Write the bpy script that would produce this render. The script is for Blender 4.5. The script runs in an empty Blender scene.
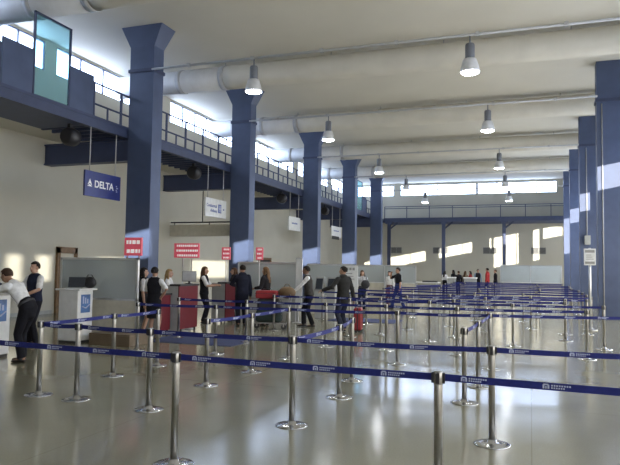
import bpy, bmesh, math, random
from mathutils import Vector, Matrix
random.seed(7)
S = bpy.context.scene
COL = S.collection
PI = math.pi
V = Vector

# ------------------------------------------------------------------ camera, sky, sun, fill lights, exposure
yaw, pit, rol = math.radians(19.5417), math.radians(3.2428), math.radians(0.8056)
fw = V((-math.sin(yaw)*math.cos(pit), math.cos(yaw)*math.cos(pit), math.sin(pit)))
r0 = V((math.cos(yaw), math.sin(yaw), 0)); u0 = r0.cross(fw)
rr = r0*math.cos(rol) + u0*math.sin(rol); uu = -r0*math.sin(rol) + u0*math.cos(rol)
cd = bpy.data.cameras.new('camera'); cam = bpy.data.objects.new('camera', cd); COL.objects.link(cam)
cam.matrix_world = Matrix(((rr.x, uu.x, -fw.x, 0), (rr.y, uu.y, -fw.y, 0), (rr.z, uu.z, -fw.z, 1.7232), (0, 0, 0, 1)))
cd.sensor_fit = 'HORIZONTAL'; cd.sensor_width = 36; cd.lens = 36*621.97/620; cd.clip_end = 300
S.camera = cam
S.view_settings.view_transform = 'Standard'; S.view_settings.look = 'None'
S.view_settings.gamma = 1; S.view_settings.use_curve_mapping = False
S.view_settings.exposure = 0.42
W = bpy.data.worlds.new('sky'); S.world = W; W.use_nodes = True
bg = W.node_tree.nodes['Background']; bg.inputs[0].default_value = (0.62, 0.75, 1, 1); bg.inputs[1].default_value = 9.0
sd = bpy.data.lights.new('sun', 'SUN'); sd.energy = 12; sd.angle = 0.004; sd.color = (1, 0.93, 0.80)
so = bpy.data.objects.new('sun', sd); COL.objects.link(so); so.location = (30, -30, 20)
so.rotation_euler = V((-0.5, 1, -0.098)).to_track_quat('-Z', 'Y').to_euler()
def area(name, loc, dirn, sx, sy, e, col=(1, 1, 1), portal=False):
    l = bpy.data.lights.new(name, 'AREA'); l.shape = 'RECTANGLE'; l.size = sx; l.size_y = sy; l.energy = e; l.color = col
    if portal: l.cycles.is_portal = True
    o = bpy.data.objects.new(name, l); COL.objects.link(o); o.location = loc
    o.rotation_euler = V(dirn).to_track_quat('-Z', 'Y').to_euler(); return o
# added fill lights just inside the right and rear walls, standing in for daylight
area('fill_right', (5.45, 22, 2.6), (-1, 0, 0), 62, 3.6, 1900, (1, 0.96, 0.88))
area('fill_rear', (-5, -30, 3.0), (0, 1, 0), 18, 5, 220, (0.95, 0.97, 1))
area('portal_left', (-15.72, 32, 8.82), (1, 0, 0), 0.9, 48, 1, portal=True)
area('portal_far', (-6.5, 55.9, 8.85), (0, -1, 0), 17.8, 0.95, 1, portal=True)

# ------------------------------------------------------------------ materials
def mat(name, col, rough=0.5, metal=0.0, var=0.08, scale=6.0, bump=0.0, spec=0.5, emit=None, es=0.0):
    m = bpy.data.materials.new(name); m.use_nodes = True; nt = m.node_tree; b = nt.nodes['Principled BSDF']
    b.inputs['Roughness'].default_value = rough; b.inputs['Metallic'].default_value = metal
    b.inputs['Specular IOR Level'].default_value = spec
    tc = nt.nodes.new('ShaderNodeTexCoord'); no = nt.nodes.new('ShaderNodeTexNoise'); no.inputs['Scale'].default_value = scale
    no.inputs['Detail'].default_value = 4
    nt.links.new(tc.outputs['Object'], no.inputs['Vector'])
    cr = nt.nodes.new('ShaderNodeValToRGB')
    cr.color_ramp.elements[0].position = 0.3; cr.color_ramp.elements[1].position = 0.7
    cr.color_ramp.elements[0].color = tuple(c*(1-var) for c in col)+(1,); cr.color_ramp.elements[1].color = tuple(min(1, c*(1+var)) for c in col)+(1,)
    nt.links.new(no.outputs['Fac'], cr.inputs['Fac']); nt.links.new(cr.outputs['Color'], b.inputs['Base Color'])
    if bump:
        bp = nt.nodes.new('ShaderNodeBump'); bp.inputs['Strength'].default_value = bump; bp.inputs['Distance'].default_value = 0.02
        nt.links.new(no.outputs['Fac'], bp.inputs['Height']); nt.links.new(bp.outputs['Normal'], b.inputs['Normal'])
    if emit:
        b.inputs['Emission Color'].default_value = emit+(1,); b.inputs['Emission Strength'].default_value = es
    return m
def glass(name, tint, trans, rough=0.03):
    m = bpy.data.materials.new(name); m.use_nodes = True; nt = m.node_tree; nt.nodes.clear()
    out = nt.nodes.new('ShaderNodeOutputMaterial'); mx = nt.nodes.new('ShaderNodeMixShader')
    t = nt.nodes.new('ShaderNodeBsdfTransparent'); t.inputs[0].default_value = tint+(1,)
    p = nt.nodes.new('ShaderNodeBsdfPrincipled'); p.inputs['Base Color'].default_value = tint+(1,); p.inputs['Roughness'].default_value = rough
    mx.inputs[0].default_value = 1-trans
    nt.links.new(t.outputs[0], mx.inputs[1]); nt.links.new(p.outputs[0], mx.inputs[2]); nt.links.new(mx.outputs[0], out.inputs[0])
    return m
M = {}
M['wall'] = mat('wall_paint', (0.50, 0.48, 0.40), 0.8, var=0.05, scale=0.6)
M['ceiling'] = mat('ceiling_paint', (0.60, 0.57, 0.49), 0.85, var=0.04, scale=0.5, bump=0.05)
M['blue'] = mat('blue_paint', (0.060, 0.084, 0.160), 0.5, var=0.12, scale=2.0)
M['navy'] = mat('navy_steel_paint', (0.038, 0.052, 0.11), 0.5, var=0.1, scale=3)
M['deck'] = mat('deck_underside', (0.10, 0.12, 0.19), 0.7)
M['duct'] = mat('galvanised_duct', (0.60, 0.61, 0.62), 0.55, 0.1, var=0.06, scale=3)
M['fabric_duct'] = mat('fabric_duct', (0.62, 0.59, 0.51), 0.8, var=0.05, scale=1.5)
M['conduit'] = mat('grey_conduit', (0.42, 0.42, 0.42), 0.5)
M['steel'] = mat('brushed_steel', (0.38, 0.37, 0.35), 0.34, 1.0, var=0.1, scale=20)
M['chrome'] = mat('polished_steel', (0.58, 0.59, 0.61), 0.18, 1.0, var=0.05, scale=10)
M['black'] = mat('black_plastic', (0.02, 0.02, 0.024), 0.45)
M['belt'] = mat('royal_blue_webbing', (0.015, 0.021, 0.145), 0.6, var=0.15, scale=30, spec=0.25)
M['print'] = mat('white_print', (0.42, 0.46, 0.62), 0.6)
M['white'] = mat('white_laminate', (0.72, 0.72, 0.70), 0.4)
M['cream'] = mat('cream_board', (0.52, 0.49, 0.40), 0.6)
M['greylam'] = mat('grey_laminate', (0.36, 0.37, 0.36), 0.5)
M['red'] = mat('red_laminate', (0.13, 0.010, 0.018), 0.45, spec=0.3)
M['signred'] = mat('red_sign_face', (0.50, 0.045, 0.08), 0.4, emit=(0.9, 0.16, 0.22), es=0.18)
M['signwhite'] = mat('white_sign_lettering', (0.85, 0.80, 0.80), 0.4, emit=(1, 0.9, 0.9), es=0.25)
M['signblue'] = mat('dark_blue_sign_face', (0.02, 0.03, 0.16), 0.35)
M['signpaper'] = mat('white_sign_face', (0.62, 0.63, 0.62), 0.4)
M['inkblue'] = mat('blue_sign_ink', (0.05, 0.09, 0.30), 0.5)
M['inkblack'] = mat('black_ink', (0.02, 0.02, 0.02), 0.5)
M['clearwhite'] = mat('pure_white_lettering', (0.85, 0.85, 0.85), 0.4)
M['alu'] = mat('aluminium_frame', (0.60, 0.61, 0.62), 0.35, 0.8)
M['wood'] = mat('brown_wood', (0.17, 0.095, 0.04), 0.5, var=0.3, scale=8)
M['dark'] = mat('dark_recess', (0.03, 0.03, 0.03), 0.8)
M['mat'] = mat('blue_floor_mat', (0.045, 0.06, 0.15), 0.9, var=0.2, scale=40, bump=0.3)
M['screen'] = mat('dark_screen_glass', (0.03, 0.035, 0.045), 0.15)
M['kioskblue'] = mat('blue_graphic', (0.07, 0.15, 0.34), 0.4, var=0.6, scale=3)
M['grille'] = mat('grey_grille', (0.25, 0.25, 0.24), 0.6)
M['panelglass'] = glass('frosted_panel_glass', (0.50, 0.54, 0.54), 0.30, 0.25)
M['tealglass'] = glass('teal_tinted_glass', (0.66, 0.88, 0.93), 0.92)
M['window'] = glass('window_glass', (0.97, 0.98, 1.0), 0.94)
M['bulb'] = mat('lamp_glow', (1, 1, 1), 0.5, emit=(0.92, 0.95, 1), es=40)
M['reflector'] = mat('lamp_reflector', (0.68, 0.69, 0.72), 0.35, 0.2)
M['ballast'] = mat('lamp_ballast', (0.14, 0.15, 0.17), 0.5)
M['bagred'] = mat('red_plastic', (0.27, 0.015, 0.022), 0.4)
M['bagbrown'] = mat('brown_leather', (0.16, 0.10, 0.05), 0.6)
M['baggreen'] = mat('dark_green_canvas', (0.02, 0.035, 0.03), 0.8)
# floor: polished cast terrazzo, beige grey
def floor_mat():
    m = bpy.data.materials.new('polished_floor'); m.use_nodes = True; nt = m.node_tree; b = nt.nodes['Principled BSDF']
    tc = nt.nodes.new('ShaderNodeTexCoord')
    n1 = nt.nodes.new('ShaderNodeTexNoise'); n1.inputs['Scale'].default_value = 0.5; n1.inputs['Detail'].default_value = 5
    n2 = nt.nodes.new('ShaderNodeTexNoise'); n2.inputs['Scale'].default_value = 60; n2.inputs['Detail'].default_value = 3
    nt.links.new(tc.outputs['Object'], n1.inputs['Vector']); nt.links.new(tc.outputs['Object'], n2.inputs['Vector'])
    c1 = nt.nodes.new('ShaderNodeValToRGB'); c1.color_ramp.elements[0].color = (0.25, 0.24, 0.175, 1); c1.color_ramp.elements[1].color = (0.32, 0.31, 0.23, 1)
    c1.color_ramp.elements[0].position = 0.3; c1.color_ramp.elements[1].position = 0.7
    mx = nt.nodes.new('ShaderNodeMixRGB'); mx.blend_type = 'OVERLAY'; mx.inputs[0].default_value = 0.15
    nt.links.new(n1.outputs['Fac'], c1.inputs['Fac']); nt.links.new(c1.outputs['Color'], mx.inputs[1]); nt.links.new(n2.outputs['Fac'], mx.inputs[2])
    # saw-cut joints in the slab every 8.4 m
    wv = nt.nodes.new('ShaderNodeTexBrick'); wv.offset = 0; wv.inputs['Scale'].default_value = 1; wv.inputs['Mortar Size'].default_value = 0.006
    wv.inputs['Brick Width'].default_value = 4.2; wv.inputs['Row Height'].default_value = 4.2
    wv.inputs['Color1'].default_value = (1, 1, 1, 1); wv.inputs['Color2'].default_value = (1, 1, 1, 1); wv.inputs['Mortar'].default_value = (0.8, 0.8, 0.77, 1)
    nt.links.new(tc.outputs['Object'], wv.inputs['Vector'])
    m2 = nt.nodes.new('ShaderNodeMixRGB'); m2.blend_type = 'MULTIPLY'; m2.inputs[0].default_value = 1
    nt.links.new(mx.outputs[0], m2.inputs[1]); nt.links.new(wv.outputs['Color'], m2.inputs[2]); nt.links.new(m2.outputs[0], b.inputs['Base Color'])
    rr_ = nt.nodes.new('ShaderNodeMapRange'); rr_.inputs[3].default_value = 0.09; rr_.inputs[4].default_value = 0.19
    nt.links.new(n1.outputs['Fac'], rr_.inputs[0]); nt.links.new(rr_.outputs[0], b.inputs['Roughness'])
    bp = nt.nodes.new('ShaderNodeBump'); bp.inputs['Strength'].default_value = 0.03; bp.inputs['Distance'].default_value = 0.02
    n3 = nt.nodes.new('ShaderNodeTexNoise'); n3.inputs['Scale'].default_value = 3; nt.links.new(tc.outputs['Object'], n3.inputs['Vector'])
    nt.links.new(n3.outputs['Fac'], bp.inputs['Height']); nt.links.new(bp.outputs['Normal'], b.inputs['Normal'])
    b.inputs['Specular IOR Level'].default_value = 0.75
    return m
M['floor'] = floor_mat()

# ------------------------------------------------------------------ mesh helpers
class MB:
    def __init__(s): s.bm = bmesh.new(); s.mi = 0
    def box(s, a, b, mi=None):
        x0, y0, z0 = a; x1, y1, z1 = b
        v = [s.bm.verts.new(p) for p in ((x0,y0,z0),(x1,y0,z0),(x1,y1,z0),(x0,y1,z0),(x0,y0,z1),(x1,y0,z1),(x1,y1,z1),(x0,y1,z1))]
        for q in ((3,2,1,0),(4,5,6,7),(0,1,5,4),(1,2,6,5),(2,3,7,6),(3,0,4,7)):
            f = s.bm.faces.new([v[i] for i in q]); f.material_index = s.mi if mi is None else mi
        return s
    def hexa(s, bot, top, mi=None):
        v = [s.bm.verts.new(p) for p in list(bot)+list(top)]
        for q in ((3,2,1,0),(4,5,6,7),(0,1,5,4),(1,2,6,5),(2,3,7,6),(3,0,4,7)):
            f = s.bm.faces.new([v[i] for i in q]); f.material_index = s.mi if mi is None else mi
        return s
    def tube(s, pts, rads, n=12, ref=(1, 0, 0), cap=True, round_=False, smooth=True, mi=None):
        pts = [V(p) for p in pts]; rads = [(r, r) if not isinstance(r, (tuple, list)) else r for r in rads]
        if round_:                                   # hemispherical ends
            t0 = (pts[0]-pts[1]).normalized(); t1 = (pts[-1]-pts[-2]).normalized()
            def ext(p, t, r):
                a = min(r); return [(p+t*a*0.55, (r[0]*0.85, r[1]*0.85)), (p+t*a*0.88, (r[0]*0.5, r[1]*0.5)), (p+t*a, (r[0]*0.12, r[1]*0.12))]
            e0 = ext(pts[0], t0, rads[0])[::-1]; e1 = ext(pts[-1], t1, rads[-1])
            rads = [e[1] for e in e0]+rads+[e[1] for e in e1]; pts = [e[0] for e in e0]+pts+[e[0] for e in e1]
        rings = []; N = len(pts); ref = V(ref)
        for i in range(N):
            t = (pts[min(i+1, N-1)]-pts[max(i-1, 0)]).normalized()
            a = ref - t*ref.dot(t)
            if a.length < 1e-4: a = V((0, 1, 0)) - t*t.y
            a.normalize(); b = t.cross(a)
            rings.append([s.bm.verts.new(pts[i]+a*math.cos(k*2*PI/n)*rads[i][0]+b*math.sin(k*2*PI/n)*rads[i][1]) for k in range(n)])
        m_ = s.mi if mi is None else mi
        for i in range(N-1):
            for k in range(n):
                f = s.bm.faces.new((rings[i][k], rings[i][(k+1) % n], rings[i+1][(k+1) % n], rings[i+1][k])); f.smooth = smooth; f.material_index = m_
        if cap:
            f = s.bm.faces.new(rings[0][::-1]); f.material_index = m_
            f = s.bm.faces.new(rings[-1]); f.material_index = m_
        return s
    def ell(s, c, r, seg=16, rings=10, mi=None, rot=None):
        c = V(c); P = []
        for i in range(1, rings):
            th = PI*i/rings; P.append([(math.sin(th)*math.cos(k*2*PI/seg)*r[0], math.sin(th)*math.sin(k*2*PI/seg)*r[1], math.cos(th)*r[2]) for k in range(seg)])
        R = rot or Matrix.Identity(3)
        top = s.bm.verts.new(c+R@V((0, 0, r[2]))); bot = s.bm.verts.new(c+R@V((0, 0, -r[2])))
        Rg = [[s.bm.verts.new(c+R@V(p)) for p in ring] for ring in P]; m_ = s.mi if mi is None else mi
        fs = []
        for k in range(seg):
            fs.append(s.bm.faces.new((top, Rg[0][k], Rg[0][(k+1) % seg]))); fs.append(s.bm.faces.new((bot, Rg[-1][(k+1) % seg], Rg[-1][k])))
            for i in range(len(Rg)-1): fs.append(s.bm.faces.new((Rg[i][k], Rg[i+1][k], Rg[i+1][(k+1) % seg], Rg[i][(k+1) % seg])))
        for f in fs: f.smooth = True; f.material_index = m_
        return s
    def lathe(s, prof, n=24, mi=None, c=(0, 0, 0)):
        rings = [[s.bm.verts.new((c[0]+r*math.cos(k*2*PI/n), c[1]+r*math.sin(k*2*PI/n), c[2]+z)) for k in range(n)] for r, z in prof]
        m_ = s.mi if mi is None else mi
        for i in range(len(prof)-1):
            for k in range(n):
                f = s.bm.faces.new((rings[i][k], rings[i][(k+1) % n], rings[i+1][(k+1) % n], rings[i+1][k])); f.smooth = True; f.material_index = m_
        f = s.bm.faces.new(rings[0][::-1]); f.material_index = m_
        f = s.bm.faces.new(rings[-1]); f.material_index = m_
        return s
    def mesh(s, name, mats):
        bmesh.ops.recalc_face_normals(s.bm, faces=s.bm.faces[:])
        me = bpy.data.meshes.new(name); s.bm.to_mesh(me); s.bm.free()
        for m in (mats if isinstance(mats, (list, tuple)) else [mats]): me.materials.append(m)
        return me
    def build(s, name, mats, parent=None, bevel=0.0, loc=None):
        o = bpy.data.objects.new(name, s.mesh(name, mats)); COL.objects.link(o)
        if parent: o.parent = parent
        if loc: o.location = loc
        if bevel:
            b = o.modifiers.new('bevel', 'BEVEL'); b.width = bevel; b.segments = 2; b.limit_method = 'ANGLE'
        return o
def tag(o, label, cat, group=None):
    o['label'] = label; o['category'] = cat
    if group: o['group'] = group
    return o
def empty(name, loc, label, cat, group=None, rz=0):
    o = bpy.data.objects.new(name, None); o.empty_display_size = 0.2; COL.objects.link(o); o.location = loc; o.rotation_euler.z = rz
    return tag(o, label, cat, group)
def struct(o): o['kind'] = 'structure'; return o
def put(name, me, parent):
    o = bpy.data.objects.new(name, me); COL.objects.link(o); o.parent = parent; return o
def box(a, b): return MB().box(a, b)
def text_mesh(txt, size, extr=0.004, bold=0.0):
    c = bpy.data.curves.new('txt', 'FONT'); c.body = txt; c.size = size; c.extrude = extr; c.offset = bold
    c.align_x = 'LEFT'; c.align_y = 'BOTTOM_BASELINE'
    o = bpy.data.objects.new('txt', c); COL.objects.link(o)
    me = bpy.data.meshes.new_from_object(o.evaluated_get(bpy.context.evaluated_depsgraph_get()))
    bpy.data.objects.remove(o); return me
def text_obj(txt, size, m, parent, loc, rot, bold=0.0, name='lettering', sx=1.0):
    me = text_mesh(txt, size, 0.004, bold); me.materials.clear(); me.materials.append(m)
    me.transform(Matrix.LocRotScale(V(loc), rot.to_quaternion(), V((sx, 1, 1))))
    return put(name, me, parent)

# ------------------------------------------------------------------ the building
XW, XR, YF, YB, ZC = -15.8, 5.6, 56.0, -32.0, 9.5
ROW = [16.86, 24.23, 33.39, 41.32, 49.28]
struct(box((XW-0.4, YB-0.4, -0.3), (XR+0.4, YF+0.4, 0)).build('floor', M['floor']))
struct(box((XW-0.4, YB-0.4, ZC), (XR+0.4, YF+0.4, ZC+0.3)).build('ceiling', M['ceiling']))
def wall(name, axis, p0, p1, u0, u1, holes):
    """wall slab between p0 and p1 on axis, running u0..u1 and 0..ZC, with (u, u, z, z) holes"""
    us = sorted({u0, u1, *[h[0] for h in holes], *[h[1] for h in holes]}); zs = sorted({0, ZC, *[h[2] for h in holes], *[h[3] for h in holes]})
    mb = MB()
    for i in range(len(us)-1):
        run = None
        for j in range(len(zs)-1):
            uc, zc = (us[i]+us[i+1])/2, (zs[j]+zs[j+1])/2
            solid = not any(h[0] < uc < h[1] and h[2] < zc < h[3] for h in holes)
            if solid: run = (run[0], zs[j+1]) if run else (zs[j], zs[j+1])
            if run and (not solid or j == len(zs)-2):
                if axis == 'x': mb.box((p0, us[i], run[0]), (p1, us[i+1], run[1]))
                else: mb.box((us[i], p0, run[0]), (us[i+1], p1, run[1]))
                run = None
    return struct(mb.build(name, M['wall']))
LW = [(9.0, 12.6), (13.3, 16.85), (17.4, 23.9), (24.8, 32.9), (33.9, 40.9), (41.8, 48.9), (49.8, 55.4)]
wall('wall_left', 'x', XW-0.12, XW, YB, YF, [(a, b, 8.4, 9.42) for a, b in LW])
FW = [(-15.2, -11.76), (-11.16, -4.46), (-4.33, 2.13)]
wall('wall_far', 'y', YF, YF+0.12, XW-0.3, XR+0.3, [(a, b, 8.38, 9.34) for a, b in FW])
RWIN = [(a, b, 5.30, 6.26) for a, b in ((-29.5, -28.0), (-27.5, -26.65), (-26.2, -25.35), (-23, -20.6), (-19.5, -17.0), (-16.0, -11.9), (-11.4, -4), (-3.6, 4), (4.4, 12), (12.4, 20), (20.4, 28), (28.4, 38.4))]  # unseen strip openings, spaced to shape the sun patches across the hall
RWIN.append((38.6, 46.2, 3.6, 6.26)); RWIN.append((46.6, 53, 5.30, 6.26))  # unseen taller opening added to throw the wide sun patch on the far wall
wall('wall_right', 'x', XR, XR+0.12, YB, YF, RWIN)
wall('wall_rear', 'y', YB-0.3, YB, XW-0.3, XR+0.3, [])
wn = [0]
def window(axis, p, a, b, z0, z1, step, m=None):
    wn[0] += 1
    mb = MB()
    def bx(u0, u1, za, zb, d):
        if axis == 'x': mb.box((p-d, u0, za), (p+d, u1, zb))
        else: mb.box((u0, p-d, za), (u1, p+d, zb))
    bx(a, b, z0, z1, 0.006); w = struct(mb.build('window_%d' % wn[0], M['window']))
    mb = MB(); t = 0.035
    bx(a, b, z0, z0+t, 0.035); bx(a, b, z1-t, z1, 0.035); bx(a, a+t, z0, z1, 0.035); bx(b-t, b, z0, z1, 0.035)
    n = max(1, round((b-a)/step))
    for i in range(1, n):
        u = a+(b-a)*i/n; bx(u-0.022, u+0.022, z0, z1, 0.03)
    f = mb.build('window_frame', M['navy'], w); f['kind'] = 'structure'
for a, b in LW: window('x', XW-0.05, a, b, 8.4, 9.42, 1.2)
for a, b in FW: window('y', YF+0.05, a, b, 8.38, 9.34, 1.66)
for a, b, z0, z1 in RWIN: window('x', XR+0.06, a, b, z0, z1, 4.2)
# door in the left wall with its brown wooden frame
d = struct(box((XW-0.02, 17.85, 0), (XW+0.03, 18.6, 2.22)).build('door_1', M['cream']))
mb = MB(); mb.box((XW, 17.72, 0), (XW+0.09, 17.86, 2.33)); mb.box((XW, 18.6, 0), (XW+0.09, 18.74, 2.33)); mb.box((XW, 17.72, 2.12), (XW+0.09, 18.74, 2.34))
mb.build('door_frame', M['wood'], d)
mb = MB(); mb.ell((XW+0.10, 18.48, 1.02), (0.035, 0.035, 0.035)); mb.tube(((XW+0.03, 18.48, 1.02), (XW+0.10, 18.48, 1.02)), (0.012, 0.012)); mb.build('door_handle', M['chrome'], d)
d = struct(box((XW-0.02, 35.2, 0), (XW+0.04, 36.8, 2.2)).build('door_2', M['dark']))
mb = MB(); mb.box((XW, 35.1, 0), (XW+0.1, 35.22, 2.32)); mb.box((XW, 36.8, 0), (XW+0.1, 36.92, 2.32)); mb.box((XW, 35.1, 2.18), (XW+0.1, 36.92, 2.32)); mb.build('door_frame', M['wood'], d)
struct(box((XW, YB, 0), (XW+0.025, 17.6, 0.12)).build('baseboard_left', M['greylam']))
struct(box((XW, YF-0.03, 0), (XR, YF, 0.12)).build('baseboard_far', M['greylam']))

# blue concrete columns with flared capitals
def column(x, yy, label, grp, flare=0.32):
    r = empty('column', (x+0.45, yy+0.28, 0), label, 'column', grp)
    MB().box((-0.45, -0.28, 0), (0.45, 0.28, 8.82)).build('shaft', M['blue'], r)
    MB().hexa([(-0.45,-0.28,8.82),(0.45,-0.28,8.82),(0.45,0.28,8.82),(-0.45,0.28,8.82)], [(-0.45-flare,-0.28-flare*0.25,9.5),(0.45+flare,-0.28-flare*0.25,9.5),(0.45+flare,0.28+flare*0.5,9.5),(-0.45-flare,0.28+flare*0.5,9.5)]).build('capital', M['blue'], r)
    mb = MB()
    for s in (-1, 1):
        mb.box((-0.49, s*0.30-0.02, 7.98), (0.49, s*0.30+0.02, 8.09)); mb.box((s*0.47-0.02, -0.28, 7.98), (s*0.47+0.02, 0.28, 8.09))
    mb.build('clamp_band', M['navy'], r)
    return r
words = ['nearest blue column on the left, in front of the gallery', 'second blue column on the left, behind the uniformed agents',
         'third blue column on the left, above the man with the luggage cart', 'fourth blue column on the left, above the man in the grey jacket',
         'fifth and farthest blue column on the left, beside the far gallery']
for i, yy in enumerate(ROW): column(-12.3, yy, words[i], 'blue columns of the left row')
wordsR = ['nearest blue column of the right row, filling the right edge', 'second blue column of the right row, behind the sign post',
          'third blue column of the right row, carrying a small white box', 'farthest blue column of the right row, beside the far wall']
for i, yy in enumerate([24.85, 33.6, 41.7, 49.4]): column(2.33, yy, wordsR[i], 'blue columns of the right row', 0.0)
# small fittings on the right columns
o = MB().box((2.52, 33.30, 3.05), (2.78, 33.6, 3.5)).build('junction_box', M['greylam'], bevel=0.01); tag(o, 'small pale box mounted on the second right hand blue column', 'box')
MB().tube(((2.65, 33.57, 3.5), (2.65, 33.57, 7.9)), (0.022, 0.022)).build('cable_pipe', M['conduit'], o)
o = MB().tube(((2.05+0.45, 24.82, 0.02), (2.5, 24.82, 7.9)), (0.02, 0.02)).build('wall_conduit', M['conduit']); tag(o, 'thin pale conduit up the nearest right hand column', 'conduit')

# gallery along the left wall and the far wall
def gallery():
    g = empty('gallery', (XW, YB, 5.75), 'navy steel gallery running along the left wall behind the columns', 'gallery')
    L = lambda n, mb, m: mb.build(n, m, g, loc=(-XW, -YB, -5.75))
    xe = -12.36; y0 = 2; y1 = YF-0.02
    L('deck', box((XW+0.01, y0, 6.08), (xe, y1, 6.16)), M['deck'])
    L('slab_strip', box((XW+0.01, y0, 6.03), (-14.3, y1, 6.08)), M['ceiling'])
    L('fascia', MB().box((xe-0.03, y0, 5.86), (xe+0.02, YF-3.2, 6.18)).box((xe-0.14, y0, 6.12), (xe+0.04, YF-3.2, 6.20)).box((xe-0.14, y0, 5.84), (xe+0.04, YF-3.2, 5.88)), M['navy'])
    L('soffit_panel', box((-14.2, y0, 5.88), (xe-0.05, 15.1, 5.94)), M['navy'])
    mb = MB(); yy = 15.2
    while yy < YF-0.3: mb.box((-14.3, yy, 5.88), (xe-0.05, yy+0.09, 6.08)); yy += 0.45
    L('joists', mb, M['navy'])
gallery()
o = empty('far_gallery', (-12, 52.8, 5.75), 'navy steel gallery across the far wall under the windows', 'gallery')
def FL(n, mb, m): return mb.build(n, m, o, loc=(12, -52.8, -5.75))
FL('deck', box((-11.95, 52.85, 5.98), (XR-0.01, YF-0.01, 6.06)), M['deck'])
FL('fascia', MB().box((-11.95, 52.8, 5.76), (XR-0.01, 52.86, 6.10)).box((-11.95, 52.74, 6.02), (XR-0.01, 52.9, 6.08)), M['navy'])
mb = MB(); yy = 53.2
while yy < 55.8: mb.box((-11.95, yy, 5.72), (XR-0.01, yy+0.1, 5.98)); yy += 0.5
FL('joists', mb, M['deck'])
for x in (-11.53, -6.88, -2.02):
    q = MB().box((x-0.14, 52.86, 0), (x+0.14, 53.1, 5.76)).box((x-0.3, 52.8, 5.6), (x+0.3, 53.14, 5.76)); FL('post', q, M['navy'])
    FL('brace', MB().tube(((x+0.1, 53.0, 5.2), (x+0.75, 53.0, 5.72)), (0.07, 0.07), n=4, smooth=False), M['navy'])
# transverse beams under the gallery at each column
bl = ['navy beam under the gallery at the nearest column', 'navy beam under the gallery at the second column', 'navy beam under the gallery at the third column', 'navy beam under the gallery at the fourth column', 'navy beam under the gallery at the farthest column']
for i, yy in enumerate(ROW):
    o = MB().box((XW+0.02, yy+0.14, 5.14), (-12.31, yy+0.42, 5.79)).box((XW+0.02, yy+0.09, 5.78), (-12.31, yy+0.47, 5.835)).box((XW+0.02, yy+0.09, 5.12), (-12.31, yy+0.47, 5.17)).build('support_beam', M['navy']); tag(o, bl[i], 'beam', 'beams under the gallery')
    if i < 4:
        z = 5.50
        o = empty('floodlight', (-12.85, 15.245+0.45*round((yy-2.2-15.2)/0.45), z), 'black drum-shaped fixture hanging under the gallery by the '+['nearest', 'second', 'third', 'fourth'][i]+' column', 'light fixture', 'black drum fixtures under the gallery')
        MB().lathe([(0.10, -0.24), (0.25, -0.22), (0.27, -0.08), (0.27, 0.08), (0.20, 0.18)], n=20).build('drum', M['black'], o).rotation_euler = (PI/2, 0, 0)
        MB().box((-0.05, -0.05, 0.2), (0.05, 0.05, 0.38)).build('bracket', M['black'], o)
# railings
def railing(name, p, q, step, label, rails=(7.22, 6.58), z0=6.18, ztop=7.22):
    p, q = V(p), V(q); L = (q-p).length; d_ = (q-p).normalized(); n = round(L/step)
    o = empty(name, p, label, 'railing')
    for zr in rails: MB().tube(((0, 0, zr), tuple(d_*L+V((0, 0, zr)))), (0.032, 0.032), n=8).build('rail', M['navy'], o)
    for i in range(n+1):
        c = d_*(L*i/n)
        MB().box((c.x-0.03, c.y-0.03, z0), (c.x+0.03, c.y+0.03, ztop)).build('baluster', M['navy'], o)
        if i < n and len(rails) and ztop > 7.1:
            c = d_*(L*(i+0.5)/n); MB().box((c.x-0.022, c.y-0.022, z0), (c.x+0.022, c.y+0.022, rails[1])).build('short_baluster', M['navy'], o)
    return o
railing('gallery_railing', (-12.38, 15.23, 0), (-12.38, 44.41, 0), 1.3, 'navy tube railing along the gallery edge from the blue panels to the fourth column')
railing('gallery_railing', (-12.38, 5.13, 0), (-12.38, 11.69, 0), 1.28, 'navy tube railing at the near end of the gallery, left of the blue panels')
railing('gallery_railing', (-12.38, 48.31, 0), (-12.38, 52.60, 0), 1.3, 'navy tube railing at the farthest stretch of the left gallery')
railing('gallery_railing', (-11.9, 52.84, 0), (5.4, 52.84, 0), 1.92, 'thin navy railing on the far gallery below the windows', rails=(7.08, 6.92), z0=6.08, ztop=7.08)
def gate(y0, w1, w2, w3, near):
    for a, b, s in ((y0, y0+w1, 'left'), (y0+w1+w2, y0+w1+w2+w3, 'right')):
        o = MB().box((-12.41, a, 6.18), (-12.35, b, 7.40)).build('guard_panel', M['blue'], bevel=0.01)
        tag(o, 'solid blue guard panel on the gallery edge %s of the %s glass panel' % (s, near), 'panel', 'blue guard panels')
    a, b = y0+w1, y0+w1+w2
    o = empty('glass_panel', (-12.37, a, 6.18), ('tall teal tinted glass panel in a dark frame on the %s gallery' % near), 'glass panel')
    MB().box((-0.008, 0.03, 0.03), (0.008, b-a-0.03, 2.24)).build('pane', M['tealglass'], o)
    MB().box((-0.03, 0, 0), (0.03, 0.05, 2.27)).box((-0.03, b-a-0.05, 0), (0.03, b-a, 2.27)).box((-0.03, 0, 2.22), (0.03, b-a, 2.27)).box((-0.03, 0, 0), (0.03, b-a, 0.04)).build('frame', M['navy'], o)
gate(11.75, 1.02, 1.40, 1.02, 'near')
gate(44.45, 0.92, 1.55, 1.2, 'far')

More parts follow.
